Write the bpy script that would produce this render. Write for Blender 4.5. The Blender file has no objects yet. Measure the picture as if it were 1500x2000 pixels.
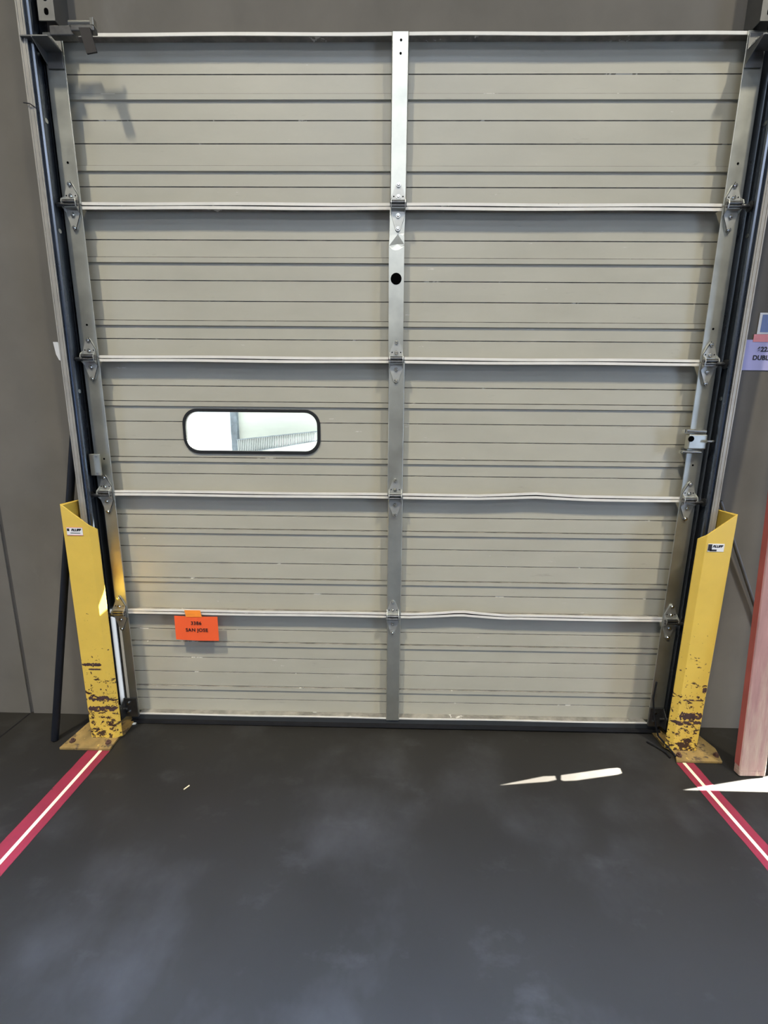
import bpy, bmesh, math, random
from mathutils import Vector, Matrix
random.seed(7)
sc = bpy.context.scene
COL = sc.collection

# ------------------------------------------------------------------ camera
cam_d = bpy.data.cameras.new('camera'); cam = bpy.data.objects.new('camera', cam_d); COL.objects.link(cam)
PITCH, YAW, ROLL = math.radians(11.208), math.radians(-.755), math.radians(.7345)
fw = Vector((math.sin(YAW)*math.cos(PITCH), math.cos(YAW)*math.cos(PITCH), -math.sin(PITCH)))
rt = Vector((math.cos(YAW), -math.sin(YAW), 0)); up = rt.cross(fw)
r2 = rt*math.cos(ROLL) + up*math.sin(ROLL); u2 = -rt*math.sin(ROLL) + up*math.cos(ROLL)
M = Matrix((r2, u2, -fw)).transposed().to_4x4(); M.translation = Vector((-.026, -2.0, 1.5575))
cam.matrix_world = M
cam_d.sensor_fit = 'VERTICAL'; cam_d.sensor_height = 24.0
cam_d.lens = 834.37/2000*24.0; cam_d.clip_start = .02; cam_d.clip_end = 300
sc.camera = cam

# ------------------------------------------------------------------ light
sc.view_settings.view_transform = 'Standard'; sc.view_settings.look = 'None'
sc.view_settings.gamma = 1.0; sc.view_settings.use_curve_mapping = False
sc.view_settings.exposure = 0.0
w = bpy.data.worlds.new('sky'); sc.world = w; w.use_nodes = True
bg = w.node_tree.nodes['Background']; bg.inputs[0].default_value = (.80, .90, 1.0, 1); bg.inputs[1].default_value = 2.0

def area(name, loc, target, sx, sy, power, col, spread=180):
    d = bpy.data.lights.new(name, 'AREA'); d.spread = math.radians(spread); d.shape = 'RECTANGLE'; d.size = sx; d.size_y = sy; d.energy = power; d.color = col
    o = bpy.data.objects.new(name, d); COL.objects.link(o); o.location = loc
    o.rotation_euler = (Vector(target)-Vector(loc)).to_track_quat('-Z', 'Y').to_euler(); return o
SUN_DIR = Vector((-1, -.2, -.95))
sd = bpy.data.lights.new('sun', 'SUN'); sd.energy = 150; sd.angle = math.radians(.15); sd.color = (1, .96, .88)
so = bpy.data.objects.new('sun', sd); COL.objects.link(so); so.rotation_euler = SUN_DIR.to_track_quat('-Z', 'Y').to_euler(); so.location = (8, 3, 9)
# high-bay strip lamps hung under the warehouse roof, behind and above the camera
area('high_bay_lamp', (4.3, -5.4, 11.0), (4.3, -5.4, 0), .5, .9, 640, (1, .92, .74), 100)
area('high_bay_lamp', (-3.2, -5.4, 11.0), (-3.2, -5.4, 0), .5, .9, 640, (1, .92, .74), 100)
# cool fill lights added overhead, at both sides and at the far wall
area('overhead_fill', (0, -8.6, 11.3), (0, -8.6, 0), 6.0, 2.2, 330, (.66, .79, 1))
area('overhead_fill', (0, -3.2, 11.3), (0, -3.2, 0), 5.0, 1.2, 680, (.45, .62, 1), 30)
area('side_fill', (7.9, -4.5, 1.6), (0, -2.5, 1.2), 2.6, 2.8, 400, (.50, .66, 1))
area('side_fill', (-7.9, -4.5, 1.6), (0, -2.5, .9), 2.6, 2.8, 150, (.50, .66, 1))
area('rear_fill', (0, -11.9, 7.6), (0, 0, 1.0), 7.0, 2.4, 400, (.80, .86, 1))

# ------------------------------------------------------------------ materials
def newmat(name):
    m = bpy.data.materials.new(name); m.use_nodes = True
    return m, m.node_tree, m.node_tree.nodes['Principled BSDF']
def mat(name, col, rough=.5, metal=0., var=.12, scale=6., bump=0., bscale=60., stretch=(1, 1, 1), col2=None, spec=.5, rvar=.0, detail=6.):
    m, nt, b = newmat(name); N = nt.nodes; L = nt.links
    tc = N.new('ShaderNodeTexCoord'); mp = N.new('ShaderNodeMapping'); mp.inputs['Scale'].default_value = stretch
    L.new(tc.outputs['Object'], mp.inputs[0])
    no = N.new('ShaderNodeTexNoise'); no.inputs['Scale'].default_value = scale; no.inputs['Detail'].default_value = detail; no.inputs['Roughness'].default_value = .6
    L.new(mp.outputs[0], no.inputs[0])
    cr = N.new('ShaderNodeValToRGB'); e = cr.color_ramp.elements
    c2 = col2 or tuple(min(1, c*(1+var)) for c in col); c1 = col if col2 else tuple(c*(1-var) for c in col)
    e[0].position = .32; e[0].color = (*c1, 1); e[1].position = .68; e[1].color = (*c2, 1)
    L.new(no.outputs[0], cr.inputs[0]); L.new(cr.outputs[0], b.inputs['Base Color'])
    b.inputs['Metallic'].default_value = metal; b.inputs['Roughness'].default_value = rough; b.inputs['Specular IOR Level'].default_value = spec
    if rvar:
        mr = N.new('ShaderNodeMapRange'); mr.inputs[3].default_value = rough-rvar; mr.inputs[4].default_value = rough+rvar
        L.new(no.outputs[0], mr.inputs[0]); L.new(mr.outputs[0], b.inputs['Roughness'])
    if bump:
        n2 = N.new('ShaderNodeTexNoise'); n2.inputs['Scale'].default_value = bscale; n2.inputs['Detail'].default_value = 4
        L.new(mp.outputs[0], n2.inputs[0]); bp = N.new('ShaderNodeBump'); bp.inputs['Strength'].default_value = bump; bp.inputs['Distance'].default_value = .004
        L.new(n2.outputs[0], bp.inputs['Height']); L.new(bp.outputs[0], b.inputs['Normal'])
    return m
def overlay(m, col, thr, scale, stretch=(1, 1, 1), zlo=None, zhi=None, axis=2, soft=.03, offset=(0, 0, 0), detail=5., world=False, power=1.0):
    """chips / smudges of a second paint colour over the base, optionally fading in along one axis"""
    nt = m.node_tree; N = nt.nodes; L = nt.links; b = N['Principled BSDF']
    src = b.inputs['Base Color'].links[0].from_socket
    tc = N.new('ShaderNodeTexCoord'); mp = N.new('ShaderNodeMapping'); mp.inputs['Scale'].default_value = stretch; mp.inputs['Location'].default_value = offset
    if world:
        ge = N.new('ShaderNodeNewGeometry'); P = ge.outputs['Position']
    else: P = tc.outputs['Object']
    L.new(P, mp.inputs[0])
    no = N.new('ShaderNodeTexNoise'); no.inputs['Scale'].default_value = scale; no.inputs['Detail'].default_value = detail; no.inputs['Roughness'].default_value = .65
    L.new(mp.outputs[0], no.inputs[0]); fac = no.outputs[0]
    if zlo is not None:
        sx = N.new('ShaderNodeSeparateXYZ'); L.new(P, sx.inputs[0])
        r = N.new('ShaderNodeMapRange'); r.inputs[1].default_value = zlo; r.inputs[2].default_value = zhi; r.inputs[3].default_value = .12; r.inputs[4].default_value = -.12
        L.new(sx.outputs[axis], r.inputs[0]); a = N.new('ShaderNodeMath'); a.operation = 'ADD'; L.new(fac, a.inputs[0]); L.new(r.outputs[0], a.inputs[1]); fac = a.outputs[0]
    mr = N.new('ShaderNodeMapRange'); mr.inputs[1].default_value = thr; mr.inputs[2].default_value = thr+soft; mr.inputs[4].default_value = power; L.new(fac, mr.inputs[0])
    mx = N.new('ShaderNodeMix'); mx.data_type = 'RGBA'; L.new(mr.outputs[0], mx.inputs[0]); L.new(src, mx.inputs[6]); mx.inputs[7].default_value = (*col, 1)
    L.new(mx.outputs[2], b.inputs['Base Color']); return m

MAT = {}
MAT['skin'] = mat('beige_door_paint', (.405, .385, .31), .42, 0, .05, 3.0, bump=.05, bscale=25, stretch=(1, 1, 2.5), rvar=.06)
overlay(MAT['skin'], (.22, .20, .17), .66, 5, (1.2, 1, 6), soft=.12, power=.45)
overlay(MAT['skin'], (.62, .60, .55), .705, 9, (1.2, 1, 5), soft=.03, offset=(3, 1, 7), power=.7)
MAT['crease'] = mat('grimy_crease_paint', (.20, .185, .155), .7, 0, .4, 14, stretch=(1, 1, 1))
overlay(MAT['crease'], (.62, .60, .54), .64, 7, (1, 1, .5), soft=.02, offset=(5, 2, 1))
MAT['flange'] = mat('white_primed_steel_edge', (.70, .67, .60), .45, 0, .08, 8)
overlay(MAT['flange'], (.25, .22, .19), .69, 22, (1, 1, 1), soft=.05)
MAT['galv'] = mat('galvanized_steel', (.56, .56, .49), .38, .9, .10, 9, bump=.03, bscale=30, rvar=.08)
MAT['galv_dark'] = mat('dull_galvanized_steel', (.22, .22, .21), .45, .85, .12, 9, rvar=.06)
MAT['track'] = mat('worn_dark_steel_track', (.15, .17, .20), .27, .9, .25, 5, stretch=(1, 1, .3), rvar=.08)
MAT['angle'] = mat('pale_galvanized_angle', (.34, .32, .28), .5, .35, .12, 10)
MAT['bolt'] = mat('zinc_bolt', (.62, .62, .58), .25, 1, .08, 30)
MAT['hinge'] = mat('zinc_hinge_plate', (.50, .50, .46), .46, .75, .12, 16, rvar=.08)
MAT['barrel'] = mat('oily_steel', (.16, .16, .16), .35, .9, .2, 30)
MAT['black_hole'] = mat('hole_black', (.002, .002, .002), .95, spec=0)
MAT['rubber'] = mat('black_rubber', (.008, .008, .009), .7, 0, .2, 10, spec=.2)
MAT['retainer'] = mat('bottom_retainer', (.035, .038, .040), .55, 0, .1, 8, spec=.25)
MAT['concrete'] = mat('grey_wall_concrete', (.122, .111, .093), .85, 0, .16, 1.6, bump=.12, bscale=18)
overlay(MAT['concrete'], (.085, .078, .068), .56, 1.7, (1, 1, .6), soft=.22, power=.7)
overlay(MAT['concrete'], (.19, .18, .165), .62, 3.1, (1, 1, .5), soft=.2, power=.4, offset=(6, 6, 6))
overlay(MAT['concrete'], (.05, .045, .04), .74, 12, (1, 1, 1), soft=.02, power=.7, offset=(3, 3, 3))
MAT['joint'] = mat('dark_panel_joint', (.06, .057, .055), .9)
MAT['floor'] = mat('dark_polished_slab', (.0155, .0140, .0112), .48, 0, .16, 1.3, bump=.06, bscale=12, rvar=.10, spec=.30)
overlay(MAT['floor'], (.044, .043, .041), .50, 2.2, (1, .9, 1), soft=.26, power=.75, offset=(4, 2, 0))
overlay(MAT['floor'], (.060, .059, .057), .58, 6, (.7, 1.1, 1), soft=.2, power=.45, offset=(7, 1, 0))
overlay(MAT['floor'], (.012, .0100, .0075), .54, 1.7, (1, 1, 1), soft=.2, power=.5, offset=(9, 4, 0))
overlay(MAT['floor'], (.26, .25, .24), .76, 26, (1, .5, 1), soft=.02, power=.5, offset=(1, 7, 0))
MAT['yellow'] = mat('yellow_safety_paint', (.66, .45, .075), .38, 0, .07, 5)
overlay(MAT['yellow'], (.045, .022, .016), .64, 15, (.9, .9, 1.9), 0.0, .95, 2, soft=.02, world=True)
overlay(MAT['yellow'], (.05, .025, .018), .63, 60, (1, 1, 1), -.1, .9, 2, soft=.02, world=True, offset=(2, 2, 2))
MAT['scrape'] = mat('brown_scrape', (.050, .024, .022), .7, 0, .4, 40)
overlay(MAT['scrape'], (.70, .44, .05), .60, 45, (1, 1, 1.5), soft=.03)
MAT['scrape_dark'] = mat('dark_brown_webbing', (.02, .016, .014), .8, 0, .2, 20)
MAT['plate'] = mat('rusty_yellow_plate', (.24, .155, .045), .7, 0, .3, 14, bump=.3, bscale=60)
overlay(MAT['plate'], (.07, .045, .025), .56, 24, soft=.08)
overlay(MAT['plate'], (.50, .33, .07), .66, 40, soft=.05, offset=(4, 4, 4))
MAT['rust_bolt'] = mat('rusty_anchor', (.10, .05, .035), .7, .3, .3, 40)
MAT['red'] = mat('red_floor_tape', (.21, .016, .032), .5, 0, .12, 12)
overlay(MAT['red'], (.045, .02, .02), .71, 22, soft=.03)
overlay(MAT['red'], (.40, .10, .12), .70, 10, (1, .4, 1), soft=.08, offset=(2, 5, 3), power=.6)
MAT['cream'] = mat('cream_floor_line', (.80, .66, .42), .5, 0, .06, 12)
MAT['black_pole'] = mat('black_painted_pole', (.006, .007, .010), .5, 0, .2, 8, spec=.25)
MAT['grey_rod'] = mat('grey_rod', (.12, .12, .12), .5, .3, .1, 9)
MAT['orange'] = mat('orange_card', (.86, .115, .030), .45, 0, .03, 3)
MAT['orange_tape'] = mat('orange_tape', (.80, .24, .03), .35, 0, .12, 20, stretch=(1, 1, 4))
MAT['ink'] = mat('black_ink', (.012, .010, .012), .6)
MAT['lilac'] = mat('lilac_card', (.42, .40, .66), .5, 0, .04, 3)
MAT['pink_tape'] = mat('salmon_tape', (.72, .24, .24), .4, 0, .1, 20)
MAT['white'] = mat('white_card', (.72, .72, .70), .5, 0, .03, 5)
MAT['blue_card'] = mat('blue_print', (.16, .22, .42), .5, 0, .1, 12)
MAT['frame'] = mat('black_window_gasket', (.014, .015, .015), .4, 0, .1, 8)
MAT['brick_out'] = mat('pale_render', (.66, .70, .65), .9, 0, .08, .5, stretch=(1, 1, 5))  # pale render, the building's own colour
MAT['out_dark'] = mat('weathered_pilaster', (.20, .24, .28), .9, 0, .3, 4)
MAT['yard'] = mat('pale_yard_concrete', (.10, .10, .10), .9, 0, .06, .5)
MAT['shell'] = mat('white_warehouse_shell', (.22, .22, .225), .8, 0, .03, 1)
MAT['rib_out'] = mat('grey_ribbed_sheet', (.40, .44, .45), .6, 0, .1, 3)
# board: faded red paint over bare timber, worn to bare wood at the foot
MAT['board'] = mat('faded_red_timber', (.36, .20, .18), .75, 0, .16, 5, bump=.3, bscale=22, stretch=(6, 6, .6))
overlay(MAT['board'], (.46, .34, .26), .50, 4.0, (5, 5, .6), .1, 1.25, 2, soft=.25, world=True)
overlay(MAT['board'], (.60, .47, .34), .62, 6.0, (4, 4, 1.0), -.02, .22, 2, soft=.12, world=True, offset=(3, 1, 5))
MAT['red_edge'] = mat('red_painted_edge', (.40, .10, .09), .7, 0, .15, 7, stretch=(1, 1, .5))
# glass
gm = bpy.data.materials.new('acrylic_pane'); gm.use_nodes = True; gt = gm.node_tree; gt.nodes.remove(gt.nodes['Principled BSDF'])
tr_ = gt.nodes.new('ShaderNodeBsdfTransparent'); tr_.inputs[0].default_value = (.92, .94, .93, 1)
gl_ = gt.nodes.new('ShaderNodeBsdfGlossy'); gl_.inputs['Roughness'].default_value = .03
mx_ = gt.nodes.new('ShaderNodeMixShader'); mx_.inputs[0].default_value = .05
gt.links.new(tr_.outputs[0], mx_.inputs[1]); gt.links.new(gl_.outputs[0], mx_.inputs[2]); gt.links.new(mx_.outputs[0], gt.nodes['Material Output'].inputs[0]); MAT['glass'] = gm

# ------------------------------------------------------------------ mesh helpers
class MB:
    def __init__(s): s.bm = bmesh.new()
    def box(s, x0, x1, y0, y1, z0, z1, mi=0):
        vs = [s.bm.verts.new((x, y, z)) for x in (x0, x1) for y in (y0, y1) for z in (z0, z1)]
        for f in ((0, 1, 3, 2), (4, 6, 7, 5), (0, 4, 5, 1), (2, 3, 7, 6), (0, 2, 6, 4), (1, 5, 7, 3)):
            s.bm.faces.new([vs[i] for i in f]).material_index = mi
        return s
    def hexa(s, a, b):
        """loft between two equal polygons (lists of points), capped"""
        va = [s.bm.verts.new(p) for p in a]; vb = [s.bm.verts.new(p) for p in b]; n = len(a)
        for i in range(n): s.bm.faces.new((va[i], va[(i+1) % n], vb[(i+1) % n], vb[i]))
        s.bm.faces.new(va[::-1]); s.bm.faces.new(vb); return s
    def prism_y(s, poly, y0, y1):
        return s.hexa([(x, y0, z) for x, z in poly], [(x, y1, z) for x, z in poly])
    def prism_z(s, poly, z0, z1):
        return s.hexa([(x, y, z0) for x, y in poly], [(x, y, z1) for x, y in poly])
    def prism_x(s, poly, x0, x1):
        return s.hexa([(x0, y, z) for y, z in poly], [(x1, y, z) for y, z in poly])
    def cyl(s, p0, p1, r, n=16, r1=None):
        p0, p1 = Vector(p0), Vector(p1); d = (p1-p0).normalized()
        a = d.orthogonal().normalized(); b = d.cross(a); r1 = r if r1 is None else r1
        s.hexa([tuple(p0+(a*math.cos(t)+b*math.sin(t))*r) for t in [2*math.pi*i/n for i in range(n)]],
               [tuple(p1+(a*math.cos(t)+b*math.sin(t))*r1) for t in [2*math.pi*i/n for i in range(n)]]); return s
    def tube(s, pts, r, n=8):
        for a, b in zip(pts, pts[1:]): s.cyl(a, b, r, n)
        return s
    def ring(s, outer, inner, y0, y1):
        """frame between two equal-length loops in XZ"""
        n = len(outer); L = []
        for loop, y in ((outer, y0), (outer, y1), (inner, y1), (inner, y0)): L.append([s.bm.verts.new((x, y, z)) for x, z in loop])
        for k in range(4):
            A, B = L[k], L[(k+1) % 4]
            for i in range(n): s.bm.faces.new((A[i], A[(i+1) % n], B[(i+1) % n], B[i]))
        return s
    def build(s, name, m, parent=None, bevel=0, smooth=False):
        bmesh.ops.recalc_face_normals(s.bm, faces=s.bm.faces)
        me = bpy.data.meshes.new(name); s.bm.to_mesh(me); s.bm.free()
        for k in (m if isinstance(m, (list, tuple)) else [m]): me.materials.append(k)
        o = bpy.data.objects.new(name, me); COL.objects.link(o)
        if parent: o.parent = parent
        if bevel:
            b = o.modifiers.new('bevel', 'BEVEL'); b.width = bevel; b.segments = 2; b.limit_method = 'ANGLE'
        if smooth:
            for p in me.polygons: p.use_smooth = True
            me.set_sharp_from_angle(angle=math.radians(35))
        return o
def cut(o, cutter_mb):
    c = cutter_mb.build('cutter', MAT['black_hole'])
    md = o.modifiers.new('cut', 'BOOLEAN'); md.operation = 'DIFFERENCE'; md.object = c; md.solver = 'EXACT'
    bpy.context.view_layer.update()
    me = bpy.data.meshes.new_from_object(o.evaluated_get(bpy.context.evaluated_depsgraph_get()))
    o.modifiers.clear(); o.data = me
    bpy.data.objects.remove(c)
def tag(o, label=None, cat=None, group=None, kind=None):
    if label: o['label'] = label
    if cat: o['category'] = cat
    if group: o['group'] = group
    if kind: o['kind'] = kind
    return o
def empty(name, loc=(0, 0, 0)):
    o = bpy.data.objects.new(name, None); COL.objects.link(o); o.location = loc; o.empty_display_size = .1; return o
def rrect(x0, x1, z0, z1, r, n=8):
    P = []
    for cx, cz, a0 in ((x1-r, z1-r, 0), (x0+r, z1-r, 90), (x0+r, z0+r, 180), (x1-r, z0+r, 270)):
        for i in range(n+1):
            a = math.radians(a0+90*i/n); P.append((cx+r*math.cos(a), cz+r*math.sin(a)))
    return P
def circ(cx, cz, r, n=28): return [(cx+r*math.cos(2*math.pi*i/n), cz+r*math.sin(2*math.pi*i/n)) for i in range(n)]
def text(name, s, loc, size, m, parent, rot=(math.pi/2, 0, 0), offset=.0, ext=.0004, shear=0, align='CENTER', sx=1.0):
    c = bpy.data.curves.new(name, 'FONT'); c.body = s; c.size = size; c.align_x = align; c.align_y = 'CENTER'; c.offset = offset; c.extrude = ext; c.space_character = 1.06; c.shear = shear
    o = bpy.data.objects.new('tmp', c); COL.objects.link(o); bpy.context.view_layer.update()
    me = bpy.data.meshes.new_from_object(o.evaluated_get(bpy.context.evaluated_depsgraph_get())); bpy.data.objects.remove(o)
    me.transform(Matrix.Diagonal((sx, 1, 1, 1)))
    me.materials.clear(); me.materials.append(m)
    t = bpy.data.objects.new(name, me); COL.objects.link(t); t.parent = parent; t.location = loc; t.rotation_euler = rot; return t

# ------------------------------------------------------------------ the setting
WY = .05
tag(MB().box(-8, 8, -12, .18, -.15, 0).build('floor', MAT['floor']), kind='structure')
# door wall with the dock opening and the next dock opening beyond the right edge of the picture
wl = MB()
OX0, OX1, OZ = -1.430, 1.40, 3.045
wl.box(-8, -1.974, WY, .18, 0, 11.6); wl.box(-1.954, OX0, WY, .18, 0, 11.6)
wl.box(OX0, OX1, WY, .18, OZ, 11.6)
wl.box(OX1, 2.30, WY, .18, 0, 11.6); wl.box(2.30, 6.6, WY, .18, 4.3, 11.6); wl.box(6.6, 8, WY, .18, 0, 11.6)
tag(wl.build('wall_back', MAT['concrete']), 'grey concrete wall around the dock door', kind='structure')
tag(MB().box(-1.9745, -1.9535, WY+.008, .17, 0, 11.6).build('trim_1', MAT['joint']), 'dark vertical joint between wall panels left of the door', kind='structure')
tag(MB().box(-1.977, -1.969, -3, .045, .0002, .0010).build('trim_2', MAT['rubber']), 'dark floor joint running out from the wall at the left', kind='structure')
# next dock: unseen sheet added in the opening, holes shaped for the sun patches
sh = bmesh.new(); YS = .055
def loop(pts):
    v = [sh.verts.new((x, YS, z)) for x, z in pts]; return [sh.edges.new((v[i], v[(i+1) % len(v)])) for i in range(len(v))]
K = .95/1.19
eds = loop([(2.28, 0), (3.37, 0), (3.37, 2.49*K), (4.5, 2.49*K), (4.5, 0), (6.62, 0), (6.62, 4.32), (2.28, 4.32)])
for hole in ([(2.525, 2.075), (2.527, 2.03), (2.533, 1.80), (2.548, 1.765), (2.58, 1.79), (2.725, 1.97), (2.745, 2.02), (2.745, 2.08), (2.735, 2.26), (2.70, 2.285), (2.66, 2.25)],
             [(2.555, 2.49), (2.485, 2.13), (2.52, 2.105), (2.64, 2.25), (2.655, 2.32)],
             [(2.93, 2.488), (2.99, 2.33), (3.05, 2.31), (3.14, 2.488)]):
    eds += loop([(x, z*K) for x, z in hole])
bmesh.ops.triangle_fill(sh, edges=eds, use_beauty=True)
me = bpy.data.meshes.new('wall_right'); sh.to_mesh(me); sh.free(); me.materials.append(MAT['shell'])
o = bpy.data.objects.new('sun_mask_sheet', me); COL.objects.link(o); tag(o, 'unseen door sheet of the next dock, holes cut to shape the sun patches', kind='structure')
md = o.modifiers.new('solid', 'SOLIDIFY'); md.thickness = .003
# rest of the warehouse shell
tag(MB().box(-8.2, -8, -12, .18, 0, 11.6).build('wall_left', MAT['shell']), kind='structure')
tag(MB().box(8, 8.2, -12, .18, 0, 11.6).build('wall_right', MAT['shell']), kind='structure')
tag(MB().box(-8.2, 8.2, -12.2, -12, 0, 11.6).build('wall_front', MAT['shell']), kind='structure')
tag(MB().box(-8.2, 8.2, -12.2, .18, 11.6, 11.8).build('ceiling', MAT['shell']), kind='structure')

# ------------------------------------------------------------------ the dock door
door = empty('door_1', (0, 0, 0)); door.rotation_euler = (0, -.003, 0)
tag(door, 'beige ribbed sectional overhead dock door of five sections with one small window', kind='structure')
S = .6096; Z0 = .028
seams = [Z0+.6096*k for k in range(6)]       # 0 bottom .. 5 top
seams = [.030, .634, 1.239, 1.851, 2.464, 3.074]
SK = .042
def skin_profile(zt, zb):
    """(z, y) from top to bottom for the interior skin; ridges stand 8 mm towards the room"""
    h = zt-zb; P = [(zt+.0037, SK)]
    def groove(d): P.extend([(zt-d+.0022, SK), (zt-d, SK+.004), (zt-d-.0022, SK)])
    def ridge(a, b):
        P.extend([(zt-a+.0025, SK), (zt-a, SK+.004), (zt-a-.0008, SK-.0065), (zt-a-.0020, SK-.0066), (zt-b+.001, SK-.0065), (zt-b-.001, SK+.001), (zt-b-.003, SK)])
    k = h/.610
    groove(.111*k); ridge(.181*k, .204*k); groove(.275*k); groove(.360*k); ridge(.443*k, .465*k); groove(.522*k)
    P.append((zb-.0037, SK)); return P
dents = {2: (.66, .010, .26), 1: (.34, .0145, .24)}   # seam index -> bent flange lips (x, height, half width)
win = (-1.002, -.352, 1.427, 1.636)
sections = []
for i in range(5):                                   # i = 0 top section
    k = 4-i; zb, zt = seams[k]+.0018, seams[k+1]-.0018
    prof = skin_profile(zt-.002, zb+.002)
    b = MB(); x0, x1 = -1.405, 1.400
    front = [(y, z) for z, y in prof]; n = len(front)
    xs = [x0, x1]
    va = [[b.bm.verts.new((x, y, z)) for y, z in front] for x in xs]
    vb = [[b.bm.verts.new((x, SK+.0075, z)) for y, z in front] for x in xs]
    for j in range(n-1):
        f = b.bm.faces.new((va[0][j], va[1][j], va[1][j+1], va[0][j+1]))
        dy, dzz = front[j+1][0]-front[j][0], front[j][1]-front[j+1][1]
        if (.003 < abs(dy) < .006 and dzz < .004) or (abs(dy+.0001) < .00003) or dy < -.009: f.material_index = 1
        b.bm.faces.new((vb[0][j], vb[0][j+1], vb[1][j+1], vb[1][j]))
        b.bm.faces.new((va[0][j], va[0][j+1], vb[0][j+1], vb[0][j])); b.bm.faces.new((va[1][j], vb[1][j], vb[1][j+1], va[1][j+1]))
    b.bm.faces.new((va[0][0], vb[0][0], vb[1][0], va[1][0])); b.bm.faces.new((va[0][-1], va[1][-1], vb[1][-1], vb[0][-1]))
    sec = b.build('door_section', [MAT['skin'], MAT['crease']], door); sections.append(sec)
    if i == 2:
        cut(sec, MB().prism_y(rrect(win[0]+.010, win[1]-.010, win[2]+.010, win[3]-.010, .065), SK-.05, SK+.05))
    # top and bottom edge flanges: web from the skin forward, lip turned along the seam
    for top in (True, False):
        f = MB(); ze = zt if top else zb; sg = -1 if top else 1; kk = k+1 if top else k
        if k == 0 and not top: ze = zb+.016
        xs = [x0+.062+(x1-x0-.124)*q/60 for q in range(61)]
        if top and i == 0: xs = [x0+.02+(x1-x0-.04)*q/60 for q in range(61)]
        lip = .0075 if (k == 0 and not top) else .0115
        def dz(x):
            if kk in dents:
                c, a, wd = dents[kk]; r = abs(x-c)/wd
                if r < 1: return a*(1-r)**1.3*(1.0 if top else 1.25)
            return .0012*math.sin(x*7+i)
        prev = None
        for x in xs:
            d = dz(x); base = ze
            pts = [(SK-.001, base), (0.0, base+d), (0.0, base+d+sg*lip), (.003, base+d+sg*lip), (.003, base+d+sg*.003), (SK-.001, base+sg*.003)]
            cur = [f.bm.verts.new((x, y, z)) for y, z in pts]
            if prev:
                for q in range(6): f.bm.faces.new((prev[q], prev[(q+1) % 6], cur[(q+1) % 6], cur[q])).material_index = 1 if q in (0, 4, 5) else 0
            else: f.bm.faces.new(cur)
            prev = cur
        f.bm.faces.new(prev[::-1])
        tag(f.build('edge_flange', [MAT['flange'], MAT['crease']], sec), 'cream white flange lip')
    # stiles
    cw = [(-.036, .031), (-.036, .029), (-.034, .038), (-.030, .040), (-.027, .040)][i]
    drift = [0, .0, 0, .002, .0][i]
    def stile(xa, xb, side):
        s = MB(); th = .002
        t = .0015 if k else .012
        za, zc = zb+t, zt-.0015
        # channel: face plate at the front with two returns to the skin
        poly = [(xa, SK-.009), (xa, -.002), (xa+.003, -.005), (xb-.003, -.005), (xb, -.002), (xb, SK-.009), (xb-th, SK-.009), (xb-th, -.001), (xa+th, -.001), (xa+th, SK-.009)]
        if side < 0: poly = [(xa, SK-.009), (xa, -.002), (xa+.003, -.005), (xb-.001, -.005), (xb, -.004), (xb, -.002), (xb-.001, -.001), (xa+th, -.001), (xa+th, SK-.009)]
        if side > 0: poly = [(xb, SK-.009), (xb-th, SK-.009), (xb-th, -.001), (xa+.001, -.001), (xa, -.002), (xa, -.004), (xa+.001, -.005), (xb-.003, -.005), (xb, -.002)]
        s.prism_z(poly, za, zc)
        return s
    m = MAT['galv']
    if i == 1:
        # buckled centre stile with a round hole
        xa, xb = cw; s = MB(); B_ = s.bm
        def V(x, z, y=-.005): return B_.verts.new((x, y, z))
        zt_, zb__ = zt-.0015, zb+.0015
        TL, TR = V(xa, zt_), V(xb, zt_)
        TM = V(-.002, zt_)
        A = V(-.002, 2.357, -.0062); AL = V(xa-.001, 2.352, -.0042); AR = V(xb-.004, 2.360, -.0030); AR2 = V(xb-.004, 2.352, -.0055)
        Bv = V(xa-.003, 2.312, -.0054); Cv = V(xb-.003, 2.318, -.0057); Pm = V(-.003, 2.320, -.0022)
        arc = [V(xa-.003+(xb-xa)*u, 2.312+.006*u-.014*math.sin(math.pi*u), -.0044) for u in (.2, .4, .6, .8)]
        low = [V(xa-.003+(xb-xa)*u, 2.306+.006*u-.014*math.sin(math.pi*u), -.0052) for u in (0, .2, .4, .6, .8, 1)]
        BL, BR = V(xa, zb__), V(xb, zb__)
        for f_ in ((TL, AL, A, TM), (TM, A, AR, TR), (AL, Bv, A), (A, AR2, AR), (A, Cv, AR2), (A, Bv, Pm), (A, Pm, Cv),
                   (Bv, arc[0], Pm), (arc[0], arc[1], Pm), (arc[1], arc[2], Pm), (arc[2], arc[3], Pm), (arc[3], Cv, Pm),
                   (Bv, low[0], low[1], arc[0]), (arc[0], low[1], low[2], arc[1]), (arc[1], low[2], low[3], arc[2]), (arc[2], low[3], low[4], arc[3]), (arc[3], low[4], low[5], Cv),
                   (low[0], BL, BR, low[5], low[4], low[3], low[2], low[1])): B_.faces.new(f_)
        for chain in ((TL, AL, Bv, low[0], BL), (TR, AR, AR2, Cv, low[5], BR)):
            back = [V(v.co.x, v.co.z, SK-.009) for v in chain]
            for q in range(len(chain)-1): B_.faces.new((chain[q], chain[q+1], back[q+1], back[q]))
        st = s.build('centre_stile', m, sec)
        tag(st, 'buckled centre stile with a round black hole')
        tag(MB().prism_y(circ(-.0065, 2.184, .0235), -.0062, -.0048).build('hole', MAT['black_hole'], sec), 'round black hole')
    else:
        st = stile(cw[0], cw[1], 0).build('centre_stile', m, sec, bevel=.0008)
    stile([-1.415, -1.415, -1.412, -1.396, -1.380][i], -1.336, -1).build('end_stile', m, sec, bevel=.0008)
    stile(1.337, 1.413, 1).build('end_stile', m, sec, bevel=.0008)
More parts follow.
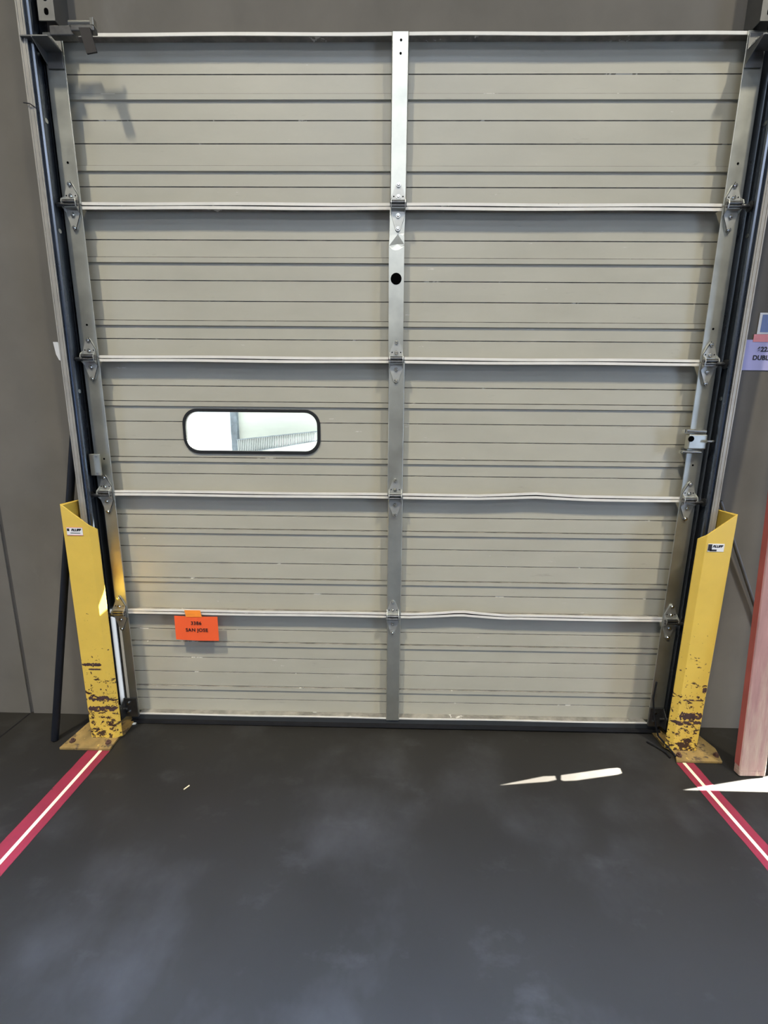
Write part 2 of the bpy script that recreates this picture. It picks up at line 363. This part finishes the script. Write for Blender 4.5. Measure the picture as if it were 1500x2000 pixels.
# window in the third section
wx0, wx1, wz0, wz1 = win
fr = MB().ring(rrect(wx0, wx1, wz0, wz1, .072), rrect(wx0+.0155, wx1-.0155, wz0+.0155, wz1-.0155, .058), SK-.0065, SK+.0088).build('window_frame', MAT['frame'], sections[2], bevel=.002)
MB().prism_y(rrect(wx0+.012, wx1-.012, wz0+.012, wz1-.012, .06), SK+.002, SK+.005).build('window_pane', MAT['glass'], sections[2])
# small holes in the stiles
for (x, z) in ((.000, 3.042), (-.001, 2.998), (1.372, 2.62), (-1.372, 2.62), (1.372, 1.99), (-1.372, 1.99), (1.372, 1.40), (-1.365, 1.40)):
    kidx = next(i for i in range(5) if seams[4-i] < z <= seams[5-i])
    MB().prism_y(circ(x, z, .0045, 12), -.0058, -.0048).build('screw_hole', MAT['black_hole'], sections[kidx])
# hinges: one diamond of two leaves with barrel and bolts, copied over every seam
def hinge_leaf_mesh(side):
    h = MB(); y0, y1 = -.0100, -.0050
    w_ = .029
    up_ = [(-w_, .014), (w_, .014), (w_, .032), (.010, .078), (0, .086), (-.010, .078), (-w_, .032)]
    dn = [(-w_, -.016), (-w_, -.034), (-.010, -.092), (0, -.100), (.010, -.092), (w_, -.034), (w_, -.016)]
    h.prism_y(up_, y0, y1); h.prism_y(dn, y0, y1)
    h.box(-w_, w_, -.026, y1, .0125, .0145); h.box(-w_, w_, -.026, y1, -.0165, -.0145)
    for s_ in (-1, 1):                              # cheeks round the pin
        h.prism_x([(-.005, .034), (-.030, .014), (-.034, 0), (-.030, -.016), (-.005, -.036)], s_*w_-.0015, s_*w_+.0015)
    return h
protoM = hinge_leaf_mesh(0).build('hinge', MAT['hinge'], door)
protoB = MB().cyl((-.034, -.024, .004), (.034, -.024, .004), .0065, 14).cyl((-.034, -.026, -.009), (.034, -.026, -.009), .005, 12).build('barrel', MAT['barrel'], protoM, smooth=True)
tag(protoB, 'dark oily hinge barrel')
boltm = MB().cyl((0, 0, 0), (0, -.004, 0), .0085, 12).cyl((0, -.004, 0), (0, -.0075, 0), .0068, 12, r1=.004).build('bolt', MAT['bolt'], protoM, smooth=True)
boltm.location = (0, -.0100, .074)
bolts = [boltm]
for z in (.030, -.040, -.090):
    c = boltm.copy(); COL.objects.link(c); c.parent = protoM; c.location = (0, -.0100, z); bolts.append(c)
holes = []
for sx_ in (-.019, .019):
    hm = MB().prism_y(circ(sx_, .032, .0028, 10), -.0105, -.0099).build('screw_hole', MAT['black_hole'], protoM); holes.append(hm)
rollers = {}
for s_ in (-1, 1):
    r = MB().cyl((s_*.022, -.026, -.009), (s_*.052, -.026, -.009), .0085, 14).cyl((s_*.05, -.026, -.009), (s_*.064, -.026, -.009), .0045, 10).cyl((s_*.058, -.026, -.009), (s_*.066, -.026, -.009), .019, 20)
    rollers[s_] = r.build('roller', MAT['barrel'], protoM, smooth=True)
kids = [protoB]+bolts+holes
first = True
spots = []
for k in (4, 3, 2, 1):
    for x, sd_ in ((-1.372, -1), ([0, .0005, .003, -.001, -.002][k] if k < 5 else 0, 0), (1.371, 1)):
        spots.append((x, seams[k], sd_))
for q, (x, z, sd_) in enumerate(spots):
    h = protoM.copy(); COL.objects.link(h); h.parent = door; h.location = (x, 0, z)
    for c0 in kids:
        c = c0.copy(); COL.objects.link(c); c.parent = h
    if sd_:
        c = rollers[sd_].copy(); COL.objects.link(c); c.parent = h
for o_ in kids+list(rollers.values())+[protoM]: bpy.data.objects.remove(o_)
# top roller brackets with a folded shelf, bottom corner brackets
for s_ in (-1, 1):
    b = MB(); X = s_*1.371
    b.box(X-.032, X+.032, -.011, -.006, 2.945, 3.058)
    b.prism_x([(-.011, 3.005), (-.085, 3.000), (-.085, 2.996), (-.011, 2.955)], X-.032, X-.029)
    b.box(min(X-s_*.032, X+s_*.075), max(X-s_*.032, X+s_*.075), -.085, -.011, 2.998, 3.003)
    b.prism_x([(-.011, 3.005), (-.085, 3.003), (-.080, 2.99), (-.011, 2.955)], X+s_*.071, X+s_*.075)
    t = b.build('top_bracket', MAT['galv_dark'], door, bevel=.001)
    for zz, xx in ((3.035, 0), (3.018, -.015), (3.018, .015)):
        MB().cyl((X+xx, -.011, zz), (X+xx, -.018, zz), .007, 10).build('bolt', MAT['bolt'], t)
    b = MB(); b.box(X-.036, X+.036, -.016, -.006, .045, .150); b.prism_x([(-.016, .15), (-.05, .11), (-.05, .05), (-.016, .045)], X+s_*.03, X+s_*.034)
    b.cyl((X+s_*.01, -.03, .10), (X+s_*.062, -.03, .10), .006, 10); b.cyl((X+s_*.055, -.03, .10), (X+s_*.063, -.03, .10), .018, 16)
    t = b.build('bottom_bracket', MAT['barrel'], door, bevel=.001)
    for zz in (.075, .125): MB().cyl((X-.01, -.016, zz), (X-.01, -.023, zz), .006, 10).build('bolt', MAT['bolt'], t)
# bottom rail and rubber seal
MB().box(-1.385, 1.40, .002, SK, .018, .0445).build('bottom_rail', MAT['retainer'], door, bevel=.002)
MB().prism_x([(-.012, .020), (-.016, .008), (-.008, .0005), (SK, .0005), (SK+.006, .012), (SK, .022)], -1.380, 1.405).build('bottom_seal', MAT['rubber'], door, smooth=True)
# slide lock on the right stile
lk = MB(); lk.box(1.318, 1.400, -.034, -.006, 1.474, 1.540)
lock = lk.build('slide_lock', MAT['galv'], door, bevel=.005)
MB().cyl((1.303, -.028, 1.556), (1.390, -.028, 1.552), .009, 12).box(1.300, 1.392, -.026, -.006, 1.545, 1.562).build('lock_bar', MAT['bolt'], lock, smooth=True)
MB().cyl((1.300, -.026, 1.462), (1.384, -.026, 1.460), .006, 12).box(1.298, 1.386, -.020, -.006, 1.455, 1.468).build('lock_bar', MAT['bolt'], lock, smooth=True)
MB().cyl((1.326, -.0345, 1.520), (1.326, -.037, 1.520), .013, 18).build('keyhole', MAT['black_hole'], lock)
MB().cyl((1.39, -.045, 1.510), (1.49, -.045, 1.510), .006, 10).cyl((1.462, -.045, 1.510), (1.470, -.045, 1.510), .014, 16).build('lock_bolt', MAT['bolt'], lock, smooth=True)
# latch plate on the left stile
lt = MB().box(-1.412, -1.364, -.040, -.030, 1.325, 1.424).box(-1.412, -1.408, -.040, -.004, 1.325, 1.424)
lt = lt.build('latch_plate', MAT['galv'], door, bevel=.002)
for zz in (1.335, 1.414): MB().cyl((-1.378, -.040, zz), (-1.378, -.044, zz), .005, 10).build('bolt', MAT['bolt'], lt)
# arm and dark strap near the top left corner
a = MB().box(-1.345, -1.250, -.062, -.035, 3.018, 3.050).box(-1.255, -1.165, -.075, -.050, 3.022, 3.040)
arm = a.build('header_arm', MAT['barrel'], door, bevel=.003)
tag(MB().cyl((-1.262, -.066, 3.050), (-1.165, -.066, 3.050), .010, 12).box(-1.178, -1.164, -.076, -.055, 3.040, 3.064).build('bright_clip', MAT['bolt'], arm, bevel=.001), 'bright metal clip')
tag(MB().prism_y([(-1.213, 3.020), (-1.170, 3.020), (-1.152, 2.942), (-1.192, 2.936)], -.092, -.086).build('strap', MAT['scrape_dark'], arm, bevel=.001), 'dark hanging strap')
MB().box(-1.212, -1.172, -.088, -.070, 3.012, 3.022).build('strap_tab', MAT['scrape_dark'], arm)
# thin dark lines standing in for the hinge leaves' shadow along their inner edge
for k in (4, 3, 2, 1):
    for s_ in (-1, 1):
        if k == 1 and s_ == 1: continue
        X = s_*1.372; z = seams[k]; i_ = -s_
        pts = [(X+i_*.003, -.0118, z+.087), (X+i_*.0305, -.0118, z+.034), (X+i_*.0320, -.012, z-.036), (X+i_*.005, -.0118, z-.100)]
        MB().tube(pts, .0011, 6).build('hinge_shadow_line', MAT['rubber'], door)

# ------------------------------------------------------------------ vertical tracks
def track(s_, lab):
    t = empty('vertical_track', (s_*1.44, -.03, 0)); tag(t, lab, 'door track')
    inv = Vector((s_*1.44, -.03, 0))
    def bd(mb, name, m, **k):
        bmesh.ops.translate(mb.bm, verts=mb.bm.verts, vec=-inv); return mb.build(name, m, t, **k)
    X = s_*1.437; xo = s_*1.0
    a = MB()   # mounting angle: web at right angles to the wall, pale front flange
    def bx(mb, xa, xb, *r): mb.box(min(xa, xb), max(xa, xb), *r)
    bx(a, X, X+s_*.004, -.070, WY, .0135, 3.9)
    bd(a, 'web', MAT['track'])
    a = MB(); bx(a, X-s_*.001, X+s_*.028, -.0745, -.070, .0135, 3.9); bx(a, X+s_*.005, X+s_*.009, -.0765, -.0745, .0135, 3.9); bx(a, X+s_*.020, X+s_*.024, -.0765, -.0745, .0135, 3.9)
    tag(bd(a, 'front_flange', MAT['angle'], bevel=.001), 'pale front flange')
    # rolled track: back plate and two curled lips towards the door
    a = MB(); bx(a, X-s_*.003, X-s_*.0005, -.064, .006, .0135, 3.9)
    bd(a, 'back_plate', MAT['track'])
    for yy, sg in ((-.062, 1), (.000, -1)):
        e_ = 1 if sg > 0 else .45
        a = MB(); pts = [(X-s_*.002*e_, yy), (X-s_*.010*e_, yy-.002*sg), (X-s_*.0165*e_, yy+.001*sg), (X-s_*.018*e_, yy+.007*sg)]
        for (xa, ya), (xb, yb) in zip(pts, pts[1:]):
            a.hexa([(xa, ya-.0012, .02), (xb, yb-.0012, .02), (xb, yb+.0012, .02), (xa, ya+.0012, .02)], [(xa, ya-.0012, 3.9), (xb, yb-.0012, 3.9), (xb, yb+.0012, 3.9), (xa, ya+.0012, 3.9)])
        bd(a, 'track_lip', MAT['track'], smooth=True)
    for zz in (.35, .95, 1.70, 2.35, 2.75):
        a = MB(); a.cyl((X-s_*.003, -.03, zz), (X-s_*.008, -.03, zz), .009, 10); bd(a, 'bolt', MAT['bolt'])
    return t
tl = track(-1, 'tall dark steel roller track with pale front edge, left of the dock door')
trr = track(1, 'tall dark steel roller track with pale front edge, right of the dock door')
for s_, lab in ((-1, 'black weather strip in the gap at the left side of the door'), (1, 'black weather strip in the gap at the right side of the door')):
    z0 = .615 if s_ < 0 else .004
    o = MB().box(min(s_*1.402, s_*1.4355), max(s_*1.402, s_*1.4355), .0505, .056, z0, 3.06).build('weather_strip', MAT['rubber'])
    tag(o, lab, 'weather strip')
# perforated angles that carry the tracks above the door
for s_, lab in ((-1, 'perforated galvanized angle above the top left corner of the door'), (1, 'perforated galvanized angle above the top right corner of the door')):
    b = MB(); xa, xb = s_*1.345, s_*1.408
    b.box(min(xa, xb), max(xa, xb), -.034, -.030, 3.082, 3.9); b.box(min(xa, xa+s_*.004), max(xa, xa+s_*.004), -.030, WY, 3.082, 3.9)
    t = b.build('perforated_angle', MAT['galv_dark']); tag(t, lab, 'bracket')
    zz = 3.10
    while zz < 3.3:
        MB().prism_y(rrect(s_*1.376-.008, s_*1.376+.008, zz, zz+.022, .007, 4), -.0352, -.0340).build('slot', MAT['black_hole'], t); zz += .045
# wire tied round the left track
tag(MB().tube([(-1.478, -.078, 2.782), (-1.450, -.082, 2.776), (-1.430, -.070, 2.765)], .0018, 6).build('wire_tie', MAT['ink']), 'thin black wire tie round the pale edge of the left track', 'wire')

# ------------------------------------------------------------------ yellow track guards
def guard(s_, lab, slab):
    base = Vector((s_*1.43, -.08, 0)); t = empty('track_guard', base); tag(t, lab, 'bollard', 'yellow track guards')
    def fx(mb, name, m, parent=None, **k):
        bmesh.ops.translate(mb.bm, verts=mb.bm.verts, vec=-base); o = mb.build(name, m, parent or t, **k); return o
    th = .007
    xo, xi, xc = 1.503, 1.357, 1.385      # outer edge, inner edge, bend
    zo, zi = 1.203, 1.085
    zc = zi+(zo-zi)*(xc-xi)/(xo-xi)
    P = lambda x, y, z: (s_*x, y, z)
    m = MB(); zb = .012
    # outline in plan with per-vertex top heights
    plan = [(xo, .035, zo), (xo, -.140, zo), (xc, -.140, zc), (xi, -.123, zi), (xi+.003, -.117, zi), (xc+.001, -.140+th, zc), (xo-th, -.140+th, zo-.006), (xo-th, .035, zo)]
    m.hexa([P(x, y, zb) for x, y, z in plan], [P(x, y, z) for x, y, z in plan])
    fx(m, 'post', MAT['yellow'], bevel=.0015)
    # scraped bands low on the face
    rnd = random.Random(3 if s_ < 0 else 8)
    for zc_, hh, xa, xb in (((.175, .030, xi+.002, xo-.004), (.232, .030, xc, xo-.012), (.415, .018, xc+.02, xo-.002), (.39, .010, xc+.02, xo-.03)) if s_ < 0 else ((.170, .018, xi+.002, xo-.002), (.205, .046, xc+.005, xo-.002), (.290, .008, xc+.01, xo-.006), (.345, .030, xo-.022, xo-.002))):
        b = MB(); n = 22; top = []; bot = []
        for q in range(n+1):
            x = xa+(xb-xa)*q/n; e = min(1, q/2, (n-q)/2+.3)
            top.append((x, zc_+hh*.5*e*rnd.uniform(.55, 1.15))); bot.append((x, zc_-hh*.5*e*rnd.uniform(.55, 1.15)))
        for q in range(n):
            def yy(x): return -.1406 if x >= xc else -.1406+(xc-x)*.017/.028
            a_, b_ = top[q], top[q+1]; c_, d_ = bot[q+1], bot[q]
            b.bm.faces.new([b.bm.verts.new(P(x, yy(x), z)) for x, z in (a_, b_, c_, d_)])
        fx(b, 'scrape', MAT['scrape'])
    # base plate
    X0, X1 = 1.360, 1.612
    pl = [(X1, -.212), (X1-.018, -.005), (X1-.03, .040), (X0+.01, .040), (X0, -.10), (X0+.012, -.125), (X0+.004, -.212)] if s_ < 0 else \
         [(X1-.03, -.205), (X1, -.12), (X1-.02, .0), (X1-.04, .040), (X0+.01, .040), (X0+.004, -.10), (X0+.018, -.125), (X0+.026, -.16), (X0+.005, -.205)]
    bp = fx(MB().prism_z([(s_*x, y) for x, y in pl], .0005, .0125), 'base_plate', MAT['plate'], bevel=.0015)
    for (x, y) in ((X1-.035, -.17), (X0+.035, -.175), (X1-.04, -.01)):
        fx(MB().cyl(P(x, y, .0125), P(x, y, .021), .013, 6).cyl(P(x, y, .02), P(x, y, .030), .006, 10), 'anchor_bolt', MAT['rust_bolt'], bp)
    # maker's label
    lx = 1.450 if s_ < 0 else 1.430; lz = 1.078 if s_ < 0 else 1.050
    lb = fx(MB().box(s_*lx-.036, s_*lx+.036, -.1418, -.1402, lz-.018, lz+.018), 'maker_label', MAT['white'])
    tag(lb, 'small white label with dark lettering')
    if s_ < 0:
        g = MB().box(s_*lx-.037, s_*lx+.037, -.1422, -.1417, lz-.019, lz-.0165); fx(g, 'label_border', MAT['pink_tape'], lb)
        g = MB().box(s_*lx-.037, s_*lx+.037, -.1422, -.1417, lz+.0165, lz+.019); fx(g, 'label_border', MAT['pink_tape'], lb)
    tx = text('label_text', 'BLUFF', (s_*lx-base.x+.006, -.1424-base.y, lz+.006), .015, MAT['ink'], lb, offset=.0008, shear=.3)
    g = MB()
    if s_ > 0: g.box(s_*lx-.035, s_*lx-.018, -.1424, -.1418, lz-.014, lz+.016); g.box(s_*lx-.026, s_*lx+.004, -.1424, -.1418, lz-.016, lz-.008)
    else: g.box(s_*lx-.034, s_*lx-.024, -.1424, -.1418, lz+.001, lz+.013); g.box(s_*lx-.020, s_*lx+.025, -.1424, -.1418, lz-.009, lz-.0065)
    fx(g, 'label_mark', MAT['ink'], lb)
    return t
guard(-1, 'yellow steel track guard with slanted top beside the left track, brown scrapes near its foot', '')
guard(1, 'yellow steel track guard with slanted top beside the right track, paler with dark scrape band', '')

# ------------------------------------------------------------------ floor markings
def tape(xa, xb, yc0, yc1, xl, lab, y0=-.2125, y1=-3.2):
    rnd = random.Random(int(xa*100)); b = MB(); n = 60
    L = [(xa+rnd.uniform(-.0012, .0012), y0+(y1-y0)*q/n) for q in range(n+1)]; R = [(xb+rnd.uniform(-.0012, .0012), y0+(y1-y0)*q/n) for q in range(n+1)]
    for q in range(n): b.prism_z([L[q], R[q], R[q+1], L[q+1]], .0003, .0012)
    t = b.build('floor_marking', MAT['red']); tag(t, lab, 'floor marking', 'red floor lines')
    c = MB().box(xl-.0075, xl+.0075, y1, y0, .0011, .0020).build('centre_line', MAT['cream'], t); tag(c, 'cream centre line')
tape(-1.473, -1.366, 0, 0, -1.410, 'red floor stripe with cream centre line running from the left yellow guard')
tape(1.364, 1.447, 0, 0, 1.401, 'red floor stripe with cream centre line running from the right yellow guard', y0=-.206)
tag(MB().prism_z([(-.904, -.424), (-.901, -.427), (-.886, -.405), (-.889, -.402)], .0005, .003).build('wood_splinter', MAT['cream']), 'pale splinter lying on the dark floor in front of the door', 'debris')
tag(MB().prism_z([(-1.395, -.006), (-1.375, -.030), (-1.350, -.024), (-1.352, -.004)], .0005, .006).build('scrap_and_leak', MAT['white']), 'crumpled white scrap, doubling as a light leak, on the floor at the bottom left corner of the door', 'debris')  # white scrap also stands in for the light leak under the door

# ------------------------------------------------------------------ leaning poles, board, cord
o = MB().cyl((-1.683, -.150, .004), (-1.525, .030, 1.500), .0165, 20).build('black_pole', MAT['black_pole'], smooth=True)
tag(o, 'black pole leaning on the wall behind the left yellow guard', 'pole')
o = MB().cyl((1.540, .020, 1.235), (1.800, .030, .715), .0080, 12).cyl((1.800, .030, .715), (2.15, .020, .008), .0080, 12).build('grey_rod', MAT['grey_rod'], smooth=True)
tag(o, 'thin grey rod leaning on the wall behind the right yellow guard', 'rod')
# timber board, leaning slightly back to the wall
bd = empty('timber_board', (1.66, -.27, 0)); tag(bd, 'tall worn plank with faded red paint standing at the right edge of the photo', 'board')
m = MB(); W = .122
lean = .073
def sec_(z, cx=0):
    y = -.014+lean*z
    return [(-W/2+.004, y, z), (-W/2, y+.004, z), (-W/2, y+.032, z), (W/2, y+.032, z), (W/2, y+.004, z), (W/2-.004, y, z)]
n = 14
zs = [.012]+[.04+.25*q for q in range(n)]
rnd = random.Random(5)
base = sec_(.012); foot = [(x*.985, y, .001+rnd.uniform(0, .006)) for x, y, z in base]
m.hexa(foot, sec_(.03)); m.hexa(sec_(.03), sec_(3.3))
pb = m.build('plank', MAT['board'], bd, bevel=.002)
m = MB().hexa([(-W/2-.0008, -.010+lean*.05, .05), (-W/2-.0008, .018+lean*.05, .05), (-W/2+.0003, .018+lean*.05, .05), (-W/2+.0003, -.010+lean*.05, .05)],
              [(-W/2-.0008, -.010+lean*3.3, 3.3), (-W/2-.0008, .018+lean*3.3, 3.3), (-W/2+.0003, .018+lean*3.3, 3.3), (-W/2+.0003, -.010+lean*3.3, 3.3)])
tag(m.build('painted_edge', MAT['red_edge'], bd), 'red painted narrow edge')
# black cords at the foot of the right track
for pts, r, lab in (([(1.318, -.055, .33), (1.312, -.058, .24), (1.325, -.065, .14), (1.345, -.085, .05), (1.372, -.150, .022), (1.372, -.185, .0175)], .0042, 'black cord hanging at the foot of the right stile and lying on the guard plate'),
                    ([(1.300, -.075, .008), (1.322, -.105, .010), (1.350, -.150, .008), (1.352, -.180, .006)], .0036, 'short black cord end lying on the floor beside the right guard plate')):
    tag(MB().tube(pts, r, 8).build('cord', MAT['rubber'], smooth=True), lab, 'cord')

# ------------------------------------------------------------------ signs
sg = MB(); n = 8; x0, x1, z0, z1 = -1.102, -.883, .485, .614
rows = []
for q in range(n+1):
    u = q/n; row = []
    for r_ in range(2):
        row.append(sg.bm.verts.new((x0+(x1-x0)*u, -.009-.004*math.sin(u*math.pi), (z0, z1)[r_]+(-.003*u if r_ == 0 else -.001*u))))
    rows.append(row)
for a_, b_ in zip(rows, rows[1:]): sg.bm.faces.new((a_[0], b_[0], b_[1], a_[1]))
sign = sg.build('orange_sign', MAT['orange']); md = sign.modifiers.new('s', 'SOLIDIFY'); md.thickness = .0008
tag(sign, 'small orange card reading 3386 SAN JOSE taped to the bottom seam of the door', 'sign')
text('number_text', '3386', (-.991, -.0146, .578), .026, MAT['ink'], sign, offset=.0003)
text('town_text', 'SAN JOSE', (-.990, -.0148, .541), .0255, MAT['ink'], sign, offset=.0003)
tag(MB().hexa([(-1.048, -.0095, .645), (-.968, -.0095, .645), (-.960, -.0145, .612), (-1.040, -.0145, .612)], [(-1.048, -.0080, .645), (-.968, -.0080, .645), (-.960, -.0130, .612), (-1.040, -.0130, .612)]).build('tape_strip', MAT['orange_tape'], sign), 'strip of brighter orange tape')
# lilac card at the right edge, on the wall
YW = WY-.002
ls = MB().box(1.520, 1.775, YW-.001, YW, 1.832, 1.962).build('lilac_sign', MAT['lilac']); tag(ls, 'lilac card reading DUBLIN taped to the wall at the right edge', 'sign')
text('number_text', '6225', (1.612, YW-.0016, 1.921), .028, MAT['ink'], ls, offset=.0009, align='LEFT')
text('town_text', 'DUBLIN', (1.597, YW-.0016, 1.885), .0275, MAT['ink'], ls, offset=.0009, align='LEFT')
tag(MB().box(1.586, 1.72, YW-.0022, YW-.0012, 1.953, 1.985).build('tape_strip', MAT['pink_tape'], ls), 'salmon tape')
wf = MB().box(1.598, 1.74, YW-.001, YW, 1.986, 2.075).build('white_card', MAT['white']); tag(wf, 'white framed card with blue centre above the lilac card', 'sign')
MB().box(1.610, 1.73, YW-.0016, YW-.0009, 1.994, 2.067).build('blue_field', MAT['blue_card'], wf)
# torn white sticker left of the track
st = MB().prism_y([(x_-.016, z_) for x_, z_ in [(-1.563, 1.922), (-1.541, 1.922), (-1.535, 1.90), (-1.530, 1.852), (-1.536, 1.840), (-1.545, 1.843), (-1.556, 1.868)]], YW-.002, YW).build('sticker', MAT['white'])
tag(st, 'torn white sticker on the wall beside the left track', 'sticker')

# ------------------------------------------------------------------ outside the window
yard = MB().box(-60, 60, .31, 120, -1.35, -1.2).build('yard', MAT['yard']); tag(yard, 'pale concrete yard outside', kind='structure')
bw = MB().box(-5.50, 9.0, 13.5, 14.5, -1.2, 8).build('building_wall', MAT['brick_out']); tag(bw, 'pale building across the yard seen through the door window', 'building')
bwp = MB().box(-5.68, -5.46, 13.3, 14.5, -1.2, 8).build('pilaster', MAT['out_dark'], bw)
# ribbed skirt sloping away along that building
rb = MB(); n = 44
for q in range(n):
    u0, u1 = q/n, (q+.55)/n
    f_ = lambda u: (-4.97+2.55*u, 12.0, .66+(1.12-.66)*u, 1.10+(1.40-1.10)*u)
    a_, b_ = f_(u0), f_(u1)
    rb.hexa([(a_[0], 11.9, a_[2]), (b_[0], 11.9, b_[2]), (b_[0], 12.0, b_[2]), (a_[0], 12.0, a_[2])], [(a_[0], 11.9, a_[3]), (b_[0], 11.9, b_[3]), (b_[0], 12.0, b_[3]), (a_[0], 12.0, a_[3])])
rbo = rb.build('ramp_railing', MAT['rib_out']); tag(rbo, 'sloping ribbed ramp railing outside, seen through the door window', 'railing')
for (za, zb_) in ((.62, 1.10), (1.09, 1.39)):
    MB().hexa([(-5.0, 11.85, za), (-2.38, 11.85, zb_), (-2.38, 12.02, zb_), (-5.0, 12.02, za)], [(-5.0, 11.85, za+.03), (-2.38, 11.85, zb_+.03), (-2.38, 12.02, zb_+.03), (-5.0, 12.02, za+.03)]).build('rail', MAT['out_dark'], rbo)
MB().prism_y([(-5.0, -1.2), (-2.38, -1.2), (-2.38, 1.10), (-5.0, .62)], 11.9, 12.0).build('ramp_side', MAT['brick_out'], rbo)
# sun awning slab, unseen, added outside to keep sun off part of the window
tag(MB().box(1.435, 2.5, .19, 1.3, 3.15, 3.35).build('sun_blocker', MAT['galv_dark']), 'unseen sun awning outside over the door', 'blocker')
